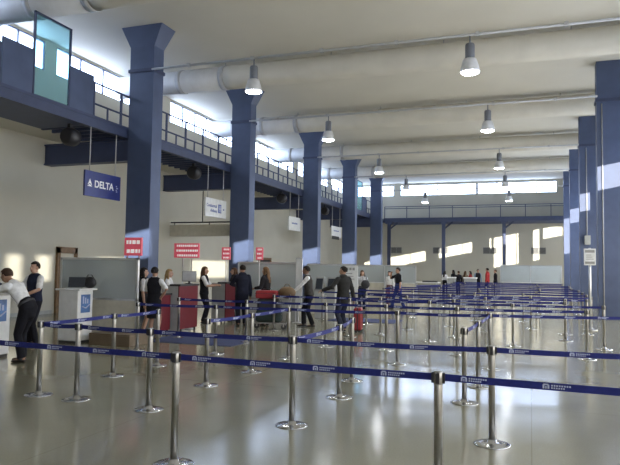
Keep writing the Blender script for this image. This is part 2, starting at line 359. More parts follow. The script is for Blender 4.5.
# ceiling: a conduit on every column row and a fat round duct behind it
ol = ['nearest', 'second', 'third', 'fourth', 'farthest']
for i, yy in enumerate(ROW):
    o = empty('ceiling_conduit', (-12.3, yy+0.1, 8.03), 'thin grey conduit strung across the hall at the %s column' % ol[i], 'conduit', 'conduits across the hall')
    MB().tube(((0.85, -0.12, 0), (14.6, -0.12, 0)), (0.04, 0.04), n=8).build('pipe', M['conduit'], o)
    for k in range(6): x = 2.2+k*2.2; MB().box((x-0.05, -0.18, -0.05), (x+0.05, -0.06, 0.055)).build('clip', M['conduit'], o)
DY = [13.3, 21.0, 28.9, 37.0, 45.1]
dl = ['nearest air duct, crossing the top left corner', 'second air duct, behind the nearest column', 'third air duct, behind the second column', 'fourth air duct, behind the third column', 'farthest air duct, behind the fourth column']
for i, yy in enumerate(DY):
    z = 8.93
    o = empty('air_duct', (XW+0.06, yy, z), dl[i]+', under the ceiling', 'duct', 'round ducts across the ceiling')
    MB().tube(((0.0, 0, 0), (4.8, 0, 0)), (0.44, 0.44), n=32, ref=(0, 0, 1)).build('metal_section', M['duct'], o)
    n = 40; pts = [(4.8+i_*(16.5/n), 0.0, 0) for i_ in range(n+1)]
    MB().tube(pts, [0.44+0.012*(k % 2) for k in range(n+1)], n=32, ref=(0, 0, 1)).build('ribbed_section', M['fabric_duct'], o)
    for x in (1.3, 2.9, 4.75): MB().tube(((x-0.10, 0, 0), (x+0.10, 0, 0)), (0.462, 0.462), n=32, ref=(0, 0, 1)).build('joint_band', M['conduit'], o)
    mb = MB()
    for x in (1.3, 4.75, 9, 13, 17): mb.tube(((x, 0, 0.4), (x, 0, 0.57)), (0.02, 0.02), n=6)
    mb.build('hanger', M['conduit'], o)
# pendant lamps
lx = [(-7.85, 'left'), (-1.5, 'right')]
proto = None
for i, yy in enumerate(ROW):
    for x, side in lx:
        lab = '%s pendant lamp of the %s hand row, hanging from the ceiling' % (ol[i] if i not in (1, 2, 3) else ol[i]+' nearest', side)
        z = 6.98
        if proto is None:
            proto = r = empty('pendant_lamp', (x, yy-0.02, z), lab, 'lamp', 'pendant lamps')
            MB().lathe([(0.17, 0.38), (0.20, 0.30), (0.245, 0.12), (0.265, 0.02), (0.255, 0.015), (0.23, 0.12), (0.18, 0.29), (0.10, 0.36)], n=24).build('reflector', M['reflector'], r)
            MB().lathe([(0.20, 0.05), (0.235, 0.035), (0.225, 0.005), (0.15, -0.02), (0.02, -0.03)], n=20).build('bulb', M['bulb'], r)
            MB().lathe([(0.10, 0.38), (0.125, 0.41), (0.125, 0.76), (0.11, 0.80), (0.05, 0.82)], n=18).build('ballast', M['ballast'], r)
            MB().tube(((0, 0, 0.8), (0, 0, 1.02)), (0.02, 0.02), n=8).build('hook', M['ballast'], r)
        else:
            r = proto.copy(); COL.objects.link(r); r.location = (x, yy-0.02, z); r['label'] = lab
            for c in proto.children:
                k = c.copy(); COL.objects.link(k); k.parent = r
        l = bpy.data.lights.new('lamp_light', 'SPOT'); l.energy = 130; l.spot_size = 2.5; l.spot_blend = 0.6; l.shadow_soft_size = 0.2; l.color = (1, 0.97, 0.9)
        lo = bpy.data.objects.new('lamp_light', l); COL.objects.link(lo); lo.parent = r; lo.location = (0, 0, -0.1)

# bulkhead between wall and second column
o = empty('bulkhead', (-14, 25.0, 3.1), 'pale box bulkhead between the left wall and the second column', 'bulkhead')
MB().box((-1.78, 0, 0), (1.45, 0.5, 0.52)).build('casing', M['cream'], o)
MB().tube(((-1.7, -0.05, 0.62), (1.45, -0.05, 0.62)), (0.03, 0.03), n=8).build('pipe', M['black'], o)
mb = MB()
for x in (-1.5, 0.3): mb.tube(((x, -0.05, 0.5), (x, -0.05, 0.65)), (0.025, 0.025), n=6)
mb.build('bracket', M['black'], o)
MB().tube(((-0.05, -0.05, 0.6), (-0.05, -0.05, 2.1)), (0.025, 0.025), n=6).build('hanger', M['black'], o)
# grilles on the far wall
for x0, x1, w in ((-12.0, -11.0, 'leftmost'), (-8.2, -6.88, 'second from left'), (-3.89, -2.73, 'third from left'), (0.04, 1.23, 'rightmost')):
    o = empty('wall_grille', (x0, YF, 3.14), 'grey ventilation grille on the far wall, %s of four' % w, 'grille', 'grilles on the far wall')
    MB().box((0, -0.05, 0), (x1-x0, -0.04, 0.56)).build('backing', M['dark'], o)
    L = x1-x0; mb = MB(); mb.box((0, -0.08, 0), (L, -0.02, 0.04)); mb.box((0, -0.08, 0.52), (L, -0.02, 0.56)); mb.box((0, -0.08, 0), (0.04, -0.02, 0.56)); mb.box((L-0.04, -0.08, 0), (L, -0.02, 0.56)); mb.box((L/2-0.02, -0.08, 0), (L/2+0.02, -0.02, 0.56))
    mb.build('frame', M['grille'], o)
    mb = MB()
    for k in range(7): mb.box((0.03, -0.075, 0.06+k*0.066), (L-0.03, -0.03, 0.09+k*0.066))
    mb.build('louvres', M['grille'], o)

# hanging airline signs under the gallery edge
RX = Matrix.Rotation(PI/2, 3, 'Z') @ Matrix.Rotation(PI/2, 3, 'X')       # text upright, facing +X, reading along +Y
def hang_sign(y0, y1, label, face):
    y0 *= 1.0257; y1 *= 1.0257
    o = empty('hanging_sign', (-12.36, y0, 3.76), label, 'sign', 'airline signs hanging under the gallery')
    MB().box((-0.03, 0, 0), (0.03, y1-y0, 0.76)).build('board', M[face], o, bevel=0.005)
    for yy in (0.22, y1-y0-0.25): MB().tube(((0, yy, 0.75), (0, yy, 2.09)), (0.018, 0.018), n=6).build('rod', M['conduit'], o)
    return o
o = hang_sign(14.53, 16.17, 'dark blue hanging sign with white lettering beside the nearest column', 'signblue')
mb = MB(); mb.bm.faces.new([mb.bm.verts.new(p) for p in ((0.035, 0.10, 0.29), (0.035, 0.33, 0.29), (0.035, 0.215, 0.36))]); mb.bm.faces.new([mb.bm.verts.new(p) for p in ((0.035, 0.115, 0.325), (0.035, 0.215, 0.385), (0.035, 0.215, 0.52))])
mb.bm.faces.new([mb.bm.verts.new(p) for p in ((0.035, 0.315, 0.325), (0.035, 0.215, 0.52), (0.035, 0.215, 0.385))]); mb.build('triangle_mark', M['clearwhite'], o)
text_obj('DELTA', 0.30, M['clearwhite'], o, (0.033, 0.42, 0.29), RX, bold=0.006, sx=1.0)
mb = MB()
for k, (a, b, z) in enumerate(((1.45, 1.50, 0.42), (1.47, 1.55, 0.36), (1.44, 1.49, 0.30), (1.46, 1.52, 0.25))): mb.box((0.031, a, z), (0.036, b, z+0.035))
mb.build('small_mark', M['print'], o)
o = hang_sign(21.55, 23.32, 'white hanging sign with blue two line lettering and globe mark', 'signpaper')
text_obj('Continental', 0.19, M['inkblue'], o, (0.033, 0.10, 0.40), RX, sx=0.95)
text_obj('Airlines', 0.19, M['inkblue'], o, (0.033, 0.42, 0.20), RX, sx=0.95)
MB().box((0.031, 1.08, 0.20), (0.036, 1.36, 0.56)).build('globe_square', M['inkblue'], o)
mb = MB()
for k in range(5):
    mb.box((0.037, 1.10+k*0.055, 0.24), (0.039, 1.112+k*0.055, 0.52)) if k else None
mb.tube(((0.038, 1.09, 0.38), (0.038, 1.35, 0.38)), (0.006, 0.006), n=4); mb.build('globe_lines', M['clearwhite'], o)
MB().box((0.031, 1.52, 0.34), (0.036, 1.62, 0.40)).build('small_mark', M['inkblue'], o)
def fake_text(o, y0, z, w, h, m, n=9, name='lettering', x=0.031):
    mb = MB(); yy = y0; rnd = random.Random(int(y0*100+z*1000))
    while yy < y0+w:
        L = rnd.uniform(0.5, 1.1)*h; mb.box((x, yy, z), (x+0.004, min(yy+L, y0+w), z+h*rnd.choice((0.7, 1.0)))); yy += L+h*0.35
    return mb.build(name, m, o)
o = hang_sign(30.5, 32.25, 'white hanging sign with a single thin dark line of lettering', 'signpaper'); fake_text(o, 0.45, 0.36, 0.85, 0.09, M['inkblue'])
o = hang_sign(38.0, 40.15, 'white hanging sign with a black strip along its bottom edge', 'signpaper'); fake_text(o, 0.45, 0.42, 1.2, 0.09, M['inkblue']); MB().box((0.031, 0.05, -0.12), (0.04, 1.7, 0.1)).build('black_strip', M['inkblack'], o)

# ------------------------------------------------------------------ counters, screens, kiosks
def screen(x0, x1, yy, zt, zg, label, panel=1, wall_low='cream', cat='partition'):
    o = empty('partition_screen', (x0, yy, 0), label, cat, None); L = x1-x0
    MB().box((0.03, -0.012, zg), (L-0.03, 0.012, zt-0.03)).build('pane', M['panelglass'], o)
    mb = MB(); mb.box((0, -0.03, 0), (0.05, 0.03, zt)); mb.box((L-0.05, -0.03, 0), (L, 0.03, zt)); mb.box((0, -0.03, zt-0.05), (L, 0.03, zt)); mb.box((0, -0.03, zg-0.04), (L, 0.03, zg))
    for k in range(1, panel): mb.box((L*k/panel-0.02, -0.03, 0), (L*k/panel+0.02, 0.03, zt))
    mb.build('frame', M['alu'], o)
    MB().box((0.04, -0.02, 0), (L-0.04, 0.02, zg-0.03)).build('lower_panel', M[wall_low], o)
    return o
screen(-10.62, -8.43, 12.1, 1.89, 0.95, 'framed glass screen behind the kiosk with the laptop')
screen(-9.15, -6.98, 18.7, 1.89, 0.75, 'framed glass screen behind the long haired woman in dark clothes', wall_low='greylam')
screen(-8.0, -6.15, 22.3, 1.88, 0.7, 'framed glass screen behind the man in the dark grey jacket')
screen(-7.9, -4.95, 28.6, 1.90, 1.1, 'long glass screen behind the man in black shirt and jeans', panel=2)
screen(-2.13, 2.12, 48.2, 2.14, 0.9, 'wide pale glass screen in front of the far wall at right', panel=2)

def kiosk(x, yy, rz, label):
    o = empty('kiosk', (x, yy, 0), label, 'kiosk', None, rz)
    MB().box((-0.26, -0.25, 0.05), (0.26, 0.25, 1.15)).build('body', M['white'], o, bevel=0.02)
    MB().box((-0.24, -0.23, 0), (0.24, 0.23, 0.06)).build('plinth', M['black'], o)
    MB().box((-0.32, -0.30, 1.15), (0.34, 0.30, 1.19)).build('counter_top', M['white'], o, bevel=0.012)
    p = MB().box((0.262, -0.15, 0.66), (0.268, 0.15, 1.06)).build('blue_graphic', M['kioskblue'], o)
    mb = MB()
    for k in range(3): mb.box((0.269, -0.10+k*0.07, 0.86), (0.272, -0.06+k*0.07, 1.02-0.03*k))
    mb.tube(((0.27, -0.12, 0.80), (0.27, 0.0, 0.76), (0.27, 0.13, 0.84)), (0.012, 0.018, 0.012), n=6); mb.build('swoosh_mark', M['print'], p)
    return o
kiosk(-9.58, 11.42, 0, 'white pedestal kiosk with blue side graphic carrying a laptop')
kiosk(-9.42, 8.9, 0, 'white pedestal kiosk at the left edge that a man leans on')
# laptop, keyboard and black bag on the kiosk
o = empty('laptop', (-9.53, 11.32, 1.19), 'open dark laptop on the white pedestal kiosk', 'laptop', None, 0.5)
MB().box((-0.18, -0.13, 0), (0.18, 0.13, 0.022)).build('keyboard_base', M['greylam'], o, bevel=0.004)
MB().hexa([(-0.18, 0.12, 0.02), (0.18, 0.12, 0.02), (0.18, 0.135, 0.02), (-0.18, 0.135, 0.02)], [(-0.18, 0.21, 0.25), (0.18, 0.21, 0.25), (0.18, 0.225, 0.25), (-0.18, 0.225, 0.25)]).build('lid', M['screen'], o)
mb = MB()
for a in range(4): mb.box((-0.16, -0.10+a*0.045, 0.022), (0.16, -0.07+a*0.045, 0.026))
mb.build('keys', M['black'], o)
o = MB().box((-9.88, 11.48, 1.19), (-9.64, 11.68, 1.22)).build('document_tray', M['kioskblue'], bevel=0.01); tag(o, 'flat blue grey folder lying left of the laptop', 'folder')
mb = MB(); mb.ell((-9.40, 11.64, 1.32), (0.17, 0.09, 0.13)); o = mb.build('bag', M['black']); tag(o, 'soft black bag behind the open laptop', 'bag')
MB().tube(((-9.52, 11.64, 1.40), (-9.45, 11.64, 1.49), (-9.35, 11.64, 1.49), (-9.28, 11.64, 1.40)), [0.012]*4, n=6).build('handle', M['black'], o)

def counter(x, yy, w, l, h, label, red_top=False):
    o = empty('check_in_counter', (x, yy, 0), label, 'counter', 'red check-in counters')
    MB().box((0, 0, 0.06), (w-0.03, 0.03, h)).build('side_panel', M['greylam'], o)
    MB().box((0, l-0.03, 0.06), (w-0.03, l, h)).build('side_panel', M['greylam'], o)
    MB().box((w-0.03, 0, 0.1), (w, l, h-0.02)).build('front_panel', M['red'], o)
    MB().box((0.0, 0.03, 0.78), (w-0.03, l-0.03, 0.82)).build('work_surface', M['greylam'], o)
    MB().box((w-0.28, -0.02, h-0.02), (w+0.04, l+0.02, h+0.03)).build('counter_top', M['black'], o, bevel=0.01)
    for a in (0.03, w-0.07):
        for b in (0.03, l-0.07): MB().box((a, b, 0), (a+0.04, b+0.04, 0.1)).build('foot', M['black'], o)
    return o
counter(-9.0, 13.95, 0.52, 0.95, 1.22, 'red fronted check-in counter with monitor, nearest one')
counter(-9.22, 17.05, 0.48, 0.62, 1.22, 'red fronted check-in counter where the suited man is served')
counter(-9.1, 13.5-0.05, 0.42, 0.42, 1.0, 'low dark red counter in front of the hand on hip woman')
o = empty('monitor', (-8.58, 14.6, 1.25), 'grey computer monitor standing on the nearest red counter', 'monitor', None, 0.35)
MB().box((-0.19, -0.02, 0.06), (0.19, 0.03, 0.34)).build('housing', M['greylam'], o, bevel=0.01)
MB().box((-0.17, -0.024, 0.08), (0.17, -0.019, 0.32)).build('back_plate', M['alu'], o)
MB().lathe([(0.10, 0), (0.10, 0.012), (0.025, 0.02), (0.025, 0.08)], n=16).build('stand', M['black'], o)

# red sign boards on posts above the counters
def board(x, yy, w, h, label, legs, rz=0.0, z0=1.95, lines=3):
    o = empty('sign_board', (x, yy, 0), label, 'sign', 'red counter signs', rz)
    MB().box((0, -0.03, z0), (w, 0.03, z0+h)).build('board', M['signred'], o, bevel=0.006)
    rnd = random.Random(int(x*77)); mb = MB()
    for k in range(lines):
        z = z0+h*(k+0.28)/lines; t = h/lines*0.42; a = 0.05+rnd.uniform(0, 0.1)*w
        while a < w*0.92:
            L = rnd.uniform(0.6, 1.2)*t*(1 if w > 0.4 else 0.6); mb.box((a, -0.036, z), (min(a+L, w-0.03), -0.031, z+t)); a += L+0.3*t
    mb.build('lettering', M['signwhite'], o)
    for f in legs: MB().tube(((w*f, 0.0, 0.0), (w*f, 0.0, z0)), (0.018, 0.018), n=8).build('post', M['alu'], o)
    for f in legs: MB().lathe([(0.14, 0), (0.14, 0.02), (0.03, 0.03)], n=16, c=(w*f, 0, 0)).build('post_foot', M['alu'], o)
    return o
board(-9.0, 12.35, 0.47, 0.42, 'red sign with white band above the glass screen by the kiosk', (0.15, 0.85), lines=2)
board(-9.36, 15.1, 0.78, 0.40, 'wide bright red sign on two posts above the nearest counter', (0.35, 0.7), rz=0.0)
board(-9.52, 18.25, 0.30, 0.40, 'narrow red sign left of the second column', (0.5,))
board(-8.30, 18.25, 0.24, 0.40, 'narrow dark red sign in front of the second column', (0.5,))
o = MB().box((-9.02, 11.2, 0), (-7.98, 11.98, 0.22)).box((-9.02, 11.2, 0.22), (-7.98, 11.98, 0.25)).build('plinth', mat('brown_plinth', (0.15, 0.11, 0.07), 0.6), bevel=0.008); tag(o, 'low brown plinth at the foot of the near glass screen', 'plinth')
# poster frame, white board, grey kiosks, desks, floor sign
o = empty('poster_stand', (-6.95, 18.3, 0), 'narrow white poster stand left of the man with the cart', 'poster stand')
MB().box((0.02, -0.012, 0.6), (0.20, 0.0, 2.0)).build('poster', M['signpaper'], o)
MB().box((0, -0.02, 0.0), (0.025, 0.02, 2.03)).box((0.195, -0.02, 0.0), (0.22, 0.02, 2.03)).box((0, -0.02, 2.0), (0.22, 0.02, 2.03)).build('frame', M['alu'], o)
MB().box((-0.05, -0.15, 0), (0.27, 0.15, 0.02)).build('foot', M['alu'], o)
o = empty('notice_board', (-6.43, 21.9, 0), 'white notice board on legs behind the man in the grey jacket', 'board')
MB().box((0, -0.015, 0.85), (0.52, 0.015, 1.82)).build('board', M['signpaper'], o, bevel=0.005)
mb = MB()
for k in range(6): mb.box((0.06, -0.019, 1.02+k*0.1), (0.40-0.04*(k % 3), -0.016, 1.045+k*0.1))
for a in (0.08, 0.2, 0.32): mb.box((a, -0.019, 1.65), (a+0.09, -0.016, 1.75))
mb.build('lettering', M['grille'], o)
for a in (0.02, 0.47): MB().box((a, -0.02, 0), (a+0.03, 0.02, 0.9)).build('leg', M['alu'], o)
for x, w in ((-6.85, 'left'), (-6.42, 'right')):
    o = empty('self_service_terminal', (x, 20.4, 0), 'grey self service terminal before the glass screen, %s one of the pair' % w, 'terminal', 'grey terminals')
    MB().box((-0.15, -0.12, 0), (0.15, 0.14, 0.95)).build('pedestal', M['greylam'], o, bevel=0.015)
    MB().hexa([(-0.17, -0.14, 0.95), (0.17, -0.14, 0.95), (0.17, 0.14, 0.95), (-0.17, 0.14, 0.95)], [(-0.15, 0.02, 1.42), (0.15, 0.02, 1.42), (0.15, 0.14, 1.42), (-0.15, 0.14, 1.42)]).build('head', M['grille'], o)
    MB().hexa([(-0.12, -0.148, 1.0), (0.12, -0.148, 1.0), (0.12, -0.13, 1.0), (-0.12, -0.13, 1.0)], [(-0.12, -0.02, 1.36), (0.12, -0.02, 1.36), (0.12, -0.0, 1.36), (-0.12, -0.0, 1.36)]).build('display', M['screen'], o)
for x, w, lab in ((-5.46, 0.6, 'small white topped desk in the far group of people'), (-4.35, 0.9, 'wider white topped desk in the far group of people')):
    o = empty('desk', (x, 44.0, 0), lab, 'desk', 'desks of the far group')
    MB().box((0, -0.3, 1.14), (w, 0.3, 1.22)).build('desk_top', M['clearwhite'], o, bevel=0.01)
    MB().box((0.05, -0.25, 0.05), (w-0.05, 0.25, 1.14)).build('cabinet', M['greylam'], o)
    MB().box((0.05, -0.24, 0), (w-0.05, 0.24, 0.06)).build('plinth', M['black'], o)
o = empty('long_table', (-6.0, 34.5, 0), 'pale table with dark tray behind the queue right of the screen', 'table')
MB().box((-0.1, -0.4, 0.98), (1.3, 0.4, 1.03)).build('tabletop', M['white'], o)
for a in (0, 1.15):
    for b in (-0.33, 0.28): MB().box((a, b, 0), (a+0.05, b+0.05, 0.98)).build('leg', M['alu'], o)
o = MB().box((-5.6, 34.3, 1.03), (-4.8, 34.7, 1.10)).build('tray', M['black'], bevel=0.01); tag(o, 'flat dark tray lying on the pale table behind the queue', 'tray')
o = empty('sign_stand', (1.64, 20.0, 0), 'tall slim sign on a grey pole in front of the right hand columns', 'sign stand')
MB().tube(((0, 0, 0.02), (0, 0, 2.42)), (0.035, 0.035), n=12).build('pole', M['alu'], o)
MB().lathe([(0.2, 0), (0.2, 0.02), (0.05, 0.035)], n=24).build('base', M['steel'], o)
p = MB().box((-0.16, -0.06, 1.91), (0.16, -0.03, 2.40)).build('sign_plate', M['signpaper'], o, bevel=0.01)
MB().box((-0.13, -0.065, 2.28), (0.13, -0.06, 2.36)).box((-0.13, -0.065, 1.95), (0.13, -0.06, 2.02)).build('dark_strip', M['grille'], p)
for k in range(3): MB().box((-0.10, -0.065, 2.08+k*0.06), (0.10-0.03*k, -0.06, 2.10+k*0.06)).build('text_line', M['grille'], p)
# floor mats
for a, b, lab in (((-8.35, 12.2), (-6.1, 13.5), 'dark blue floor mat beside the nearest red counter'), ((-6.3, 19.5), (-4.05, 20.9), 'blue floor mat behind the man with the red suitcase')):
    o = MB().box((a[0], a[1], 0), (b[0], b[1], 0.015)).build('floor_mat', M['mat'], bevel=0.006); tag(o, lab, 'mat')

# ------------------------------------------------------------------ belt posts
post_base = MB().lathe([(0.178, 0.0), (0.178, 0.006), (0.172, 0.011), (0.11, 0.017), (0.05, 0.024), (0.042, 0.055)], n=32).mesh('base', M['chrome'])
post_pole = MB().lathe([(0.032, 0.04), (0.032, 0.875), (0.031, 0.88)], n=20).mesh('pole', M['steel'])
mb = MB(); mb.lathe([(0.033, 0.875), (0.035, 0.878), (0.035, 0.962), (0.03, 0.970), (0.01, 0.972)], n=20, mi=0)
for k in range(4):
    c, s = round(math.cos(k*PI/2)), round(math.sin(k*PI/2)); mb.box((c*0.036-0.014, s*0.036-0.014, 0.885), (c*0.036+0.014, s*0.036+0.014, 0.962), mi=1)
post_head = mb.mesh('head', [M['steel'], M['black']])
def ribbon(a, b, sag, marks):
    a, b = V(a), V(b); L = (b-a).length; d_ = (b-a).normalized(); n_ = V((-d_.y, d_.x, 0)); mb = MB(); N = 10
    a = a+d_*0.045; b = b-d_*0.045; L = (b-a).length
    zz = lambda t: 0.928-sag*4*t*(1-t)
    H, T = 0.026, 0.0025
    rows = []
    for i in range(N+1):
        t = i/N; c = a+d_*L*t; z = zz(t)
        rows.append([mb.bm.verts.new((c+n_*T*sx).to_tuple()[:2]+(z+H*sz,)) for sx, sz in ((-1, -1), (1, -1), (1, 1), (-1, 1))])
    for i in range(N):
        for k in range(4): mb.bm.faces.new((rows[i][k], rows[i][(k+1) % 4], rows[i+1][(k+1) % 4], rows[i+1][k]))
    mb.bm.faces.new(rows[0]); mb.bm.faces.new(rows[-1])
    if marks:
        def quad(u0, u1, z0, z1, sd):
            vs = []
            for u, z in ((u0, z0), (u1, z0), (u1, z1), (u0, z1)):
                t = u/L; c = a+d_*u+n_*sd*(T+0.0012); vs.append(mb.bm.verts.new((c.x, c.y, zz(t)+z)))
            f = mb.bm.faces.new(vs); f.material_index = 1
        u = 0.12
        while u+0.22 < L:
            for sd in (-1, 1):
                w = lambda x: u+(x if sd < 0 else 0.2-x)
                def Q(x0, x1, z0, z1): quad(*sorted((w(x0), w(x1))), z0, z1, sd)
                # a small arch with a door, then two lines of lettering
                Q(0, 0.012, -0.016, 0.012); Q(0.032, 0.044, -0.016, 0.012); Q(0.006, 0.038, 0.008, 0.018); Q(0.018, 0.026, -0.016, 0.002)
                if marks > 1:
                    x = 0.056
                    for k in range(8): Q(x, x+0.011, 0.002, 0.013); x += 0.0165
                    x = 0.056
                    for k in range(6): Q(x, x+0.010, -0.014, -0.004); x += 0.0155
                else:
                    Q(0.056, 0.18, 0.003, 0.011); Q(0.056, 0.14, -0.013, -0.005)
            u += 0.56
    return mb.mesh('belt', [M['belt'], M['print']])
POST = {}
def post(key, x, yy, label, group='retractable belt posts', belts=True):
    r = empty('belt_post', (x, yy, 0), label, 'belt post', group, random.uniform(-0.05, 0.05))
    r.rotation_euler.z = 0
    put('base', post_base, r); put('pole', post_pole, r); put('head', post_head, r); POST[key] = r
def belt(k1, k2):
    a, b = POST[k1], POST[k2]; d_ = (b.location-a.location).length; D = (a.location+b.location).length/2
    me = ribbon(a.location, b.location, random.uniform(0.004, 0.016), 2 if D < 9 else (1 if D < 20 else 0))
    me.transform(Matrix.Translation(-a.location)); put('belt', me, a)
def chain(*ks):
    for p, q in zip(ks, ks[1:]): belt(p, q)
N = [  # near posts, each told apart by where it stands
 ('a', -2.93, 4.80, 'steel belt post in the nearest row, left of centre with its base just in frame'),
 ('c', -0.65, 4.72, 'steel belt post in the nearest row, right of centre with base below the frame'),
 ('b', -2.47, 6.45, 'steel belt post whose belt forks towards the man with the red suitcase'),
 ('d', -0.37, 6.52, 'rightmost steel belt post of the second row with a bright domed base'),
 ('h', -4.32, 6.48, 'steel belt post of the second row, behind and left of the nearest row post'),
 ('k', -5.48, 6.60, 'steel belt post before the laptop kiosk, right one of the close pair'),
 ('j', -6.12, 6.64, 'steel belt post beside the leaning man, left one of the close pair'),
 ('l', -6.14, 8.21, 'steel belt post in front of the beige panel under the glass screen'),
 ('J', -6.09, 9.35, 'steel belt post right of the beige panel, in front of the hand on hip woman'),
 ('i', -4.44, 8.10, 'steel belt post standing before the agents, nearest of its diagonal row'),
 ('F', -4.34, 9.42, 'steel belt post in the middle of the diagonal row before the suited man'),
 ('G', -4.34, 11.09, 'steel belt post at the back of the diagonal row, below the luggage cart'),
 ('n', -2.42, 8.07, 'front steel belt post of the slanting pair below the man in the grey jacket'),
 ('o', -2.60, 9.33, 'rear steel belt post of the slanting pair below the man in the grey jacket'),
 ('m', -2.28, 11.24, 'steel belt post in the middle of the hall below the man in jeans'),
 ('e', -0.82, 8.38, 'steel belt post, nearest of the three on a slanting belt right of centre'),
 ('f', -0.74, 9.61, 'steel belt post, middle of the three on a slanting belt right of centre'),
 ('g', -0.68, 11.42, 'steel belt post, farthest of the three on a slanting belt right of centre'),
 ('I', -7.60, 10.93, 'steel belt post standing at the right end of the glass screen'),
 ('D', -5.87, 11.05, 'steel belt post on the mat side before the uniformed agent'),
 ('K', -7.96, 13.10, 'steel belt post against the grey side of the nearest red counter'),
 ('E', -6.12, 12.99, 'steel belt post in front of the suited man at the counter'),
 ('p', -1.41, 13.00, 'steel belt post just behind the slanting belt of three, to its left'),
 ('x', 1.04, 13.45, 'steel belt post nearest of the cluster at right, under the tall sign'),
 ('y', 1.53, 15.31, 'rightmost steel belt post of the cluster at right, before the nearest column'),
 ('s', -0.39, 15.10, 'steel belt post in the clear floor area between the slanting belt and the right cluster'),
 ('H', -6.67, 15.92, 'steel belt post beside the luggage cart'),
 ('B', -3.72, 16.13, 'steel belt post right of the red suitcase'),
 ('A', -4.79, 18.79, 'steel belt post in front of the blue mat behind the suitcase'),
]
for k, x, yy, lab in N: post(k, x, yy, lab)
post('a0', -5.75, 4.96, 'steel belt post of the nearest row hidden beyond the left edge'); post('c1', 1.75, 4.62, 'steel belt post of the nearest row beyond the right edge')
post('d1', 1.7, 6.7, 'steel belt post of the second row beyond the right edge'); post('g1', 1.75, 12.1, 'steel belt post at the right edge, ending the belt from the slanting three')
belt('a', 'a0'); chain('a', 'c', 'c1'); chain('j', 'k', 'h', 'b', 'd', 'd1'); chain('j', 'l', 'J'); chain('i', 'F', 'G'); chain('b', 'n', 'o'); chain('e', 'f', 'g', 'g1')
MID = 'slim steel belt post among the middle rows of the queue'
FAR = 'slim steel belt post with blue belts in the crowded far rows of the queue'
def mid(k, x, yy): post(k, x, yy, MID, 'belt posts of the middle rows')
def far(k, x, yy): post(k, x, yy, FAR, 'belt posts of the far rows')
for k, x, yy in (('r', -1.85, 16.29), ('v', 0.81, 16.82), ('C', -3.34, 17.81), ('u', 0.89, 18.48), ('w', 1.45, 18.7), ('z', -6.52, 19.69), ('q', -2.32, 19.34), ('t', 0.0, 19.73),
                 ('K2', -4.25, 13.1), ('E2', -2.9, 13.1), ('s1', -2.3, 15.2), ('s2', -4.3, 15.2), ('t1', 1.7, 20.4), ('u1', -1.2, 18.2)): mid(k, x, yy)
chain('I', 'D', 'G', 'm', 'g'); chain('K', 'E', 'K2', 'E2', 'p', 'x'); chain('s2', 's1', 's', 'y'); chain('H', 'B', 'r', 'v'); chain('A', 'C', 'u1', 'u', 'w'); chain('z', 'q', 't', 't1')
rnd = random.Random(3)
for i, yy in enumerate((22.3, 24.6, 27.2, 29.6, 32.2, 35.0, 38.0, 41.2)):
    ks = []
    for j, x in enumerate((-5.9, -3.9, -1.9, 0.1, 1.8)):
        if yy > 30 and j == 0: x = -4.6
        k = 'f%d_%d' % (i, j); far(k, x+rnd.uniform(-0.35, 0.35) if j < 4 else x+rnd.uniform(-0.15, 0.1), yy+rnd.uniform(-0.25, 0.25)); ks.append(k)
    chain(*ks)
chain('f0_4', 'f1_4'); chain('f2_4', 'f3_4'); chain('f1_0', 'f2_0'); chain('f3_0', 'f4_0'); chain('f4_4', 'f5_4')

# ------------------------------------------------------------------ people
def remesh(mb, name, mats, parent, voxel, smooth=2, paint=None):
    me = mb.mesh(name+'_raw', mats[:1]); o = bpy.data.objects.new('tmp', me); COL.objects.link(o)
    m = o.modifiers.new('r', 'REMESH'); m.mode = 'VOXEL'; m.voxel_size = voxel; m.use_smooth_shade = True
    s_ = o.modifiers.new('s', 'SMOOTH'); s_.iterations = smooth; s_.factor = 0.5
    out = bpy.data.meshes.new_from_object(o.evaluated_get(bpy.context.evaluated_depsgraph_get()))
    bpy.data.objects.remove(o); out.name = name; out.materials.clear()
    for q in mats: out.materials.append(q)
    out.polygons.foreach_set('use_smooth', [True]*len(out.polygons))
    if paint:
        for p in out.polygons: p.material_index = paint(p.center)
    ob = bpy.data.objects.new(name, out); COL.objects.link(ob)
    if parent: ob.parent = parent
    return ob
SK = {}
def skin(c):
    if c not in SK: SK[c] = mat('skin', c, 0.55, var=0.05, scale=30)
    return SK[c]
CL = {}
def cloth(c):
    if c not in CL: CL[c] = mat('cloth', c, 0.85, var=0.15, scale=14, bump=0.15, spec=0.15)
    return CL[c]
M['eye'] = mat('eye', (0.03, 0.02, 0.02), 0.3); M['lip'] = mat('lip', (0.28, 0.10, 0.08), 0.5); M['shoe'] = mat('shoe_leather', (0.015, 0.014, 0.014), 0.35)
HAIR = {}
def hairm(c):
    if c not in HAIR: HAIR[c] = mat('hair', c, 0.65, var=0.3, scale=60, spec=0.2)
    return HAIR[c]
def ik(a, b, l1, l2, pole):
    d_ = b-a; L = min(d_.length, (l1+l2)*0.995); t = d_.normalized(); b = a+t*L
    x = (l1*l1-l2*l2+L*L)/(2*L); h = math.sqrt(max(l1*l1-x*x, 0)); p = V(pole)-t*V(pole).dot(t)
    if p.length < 1e-4: p = V((0, 1, 0))
    return a+t*x+p.normalized()*h, b
BLACKC, NAVYC, WHITEC = (0.012, 0.012, 0.016), (0.018, 0.022, 0.045), (0.68, 0.68, 0.68)
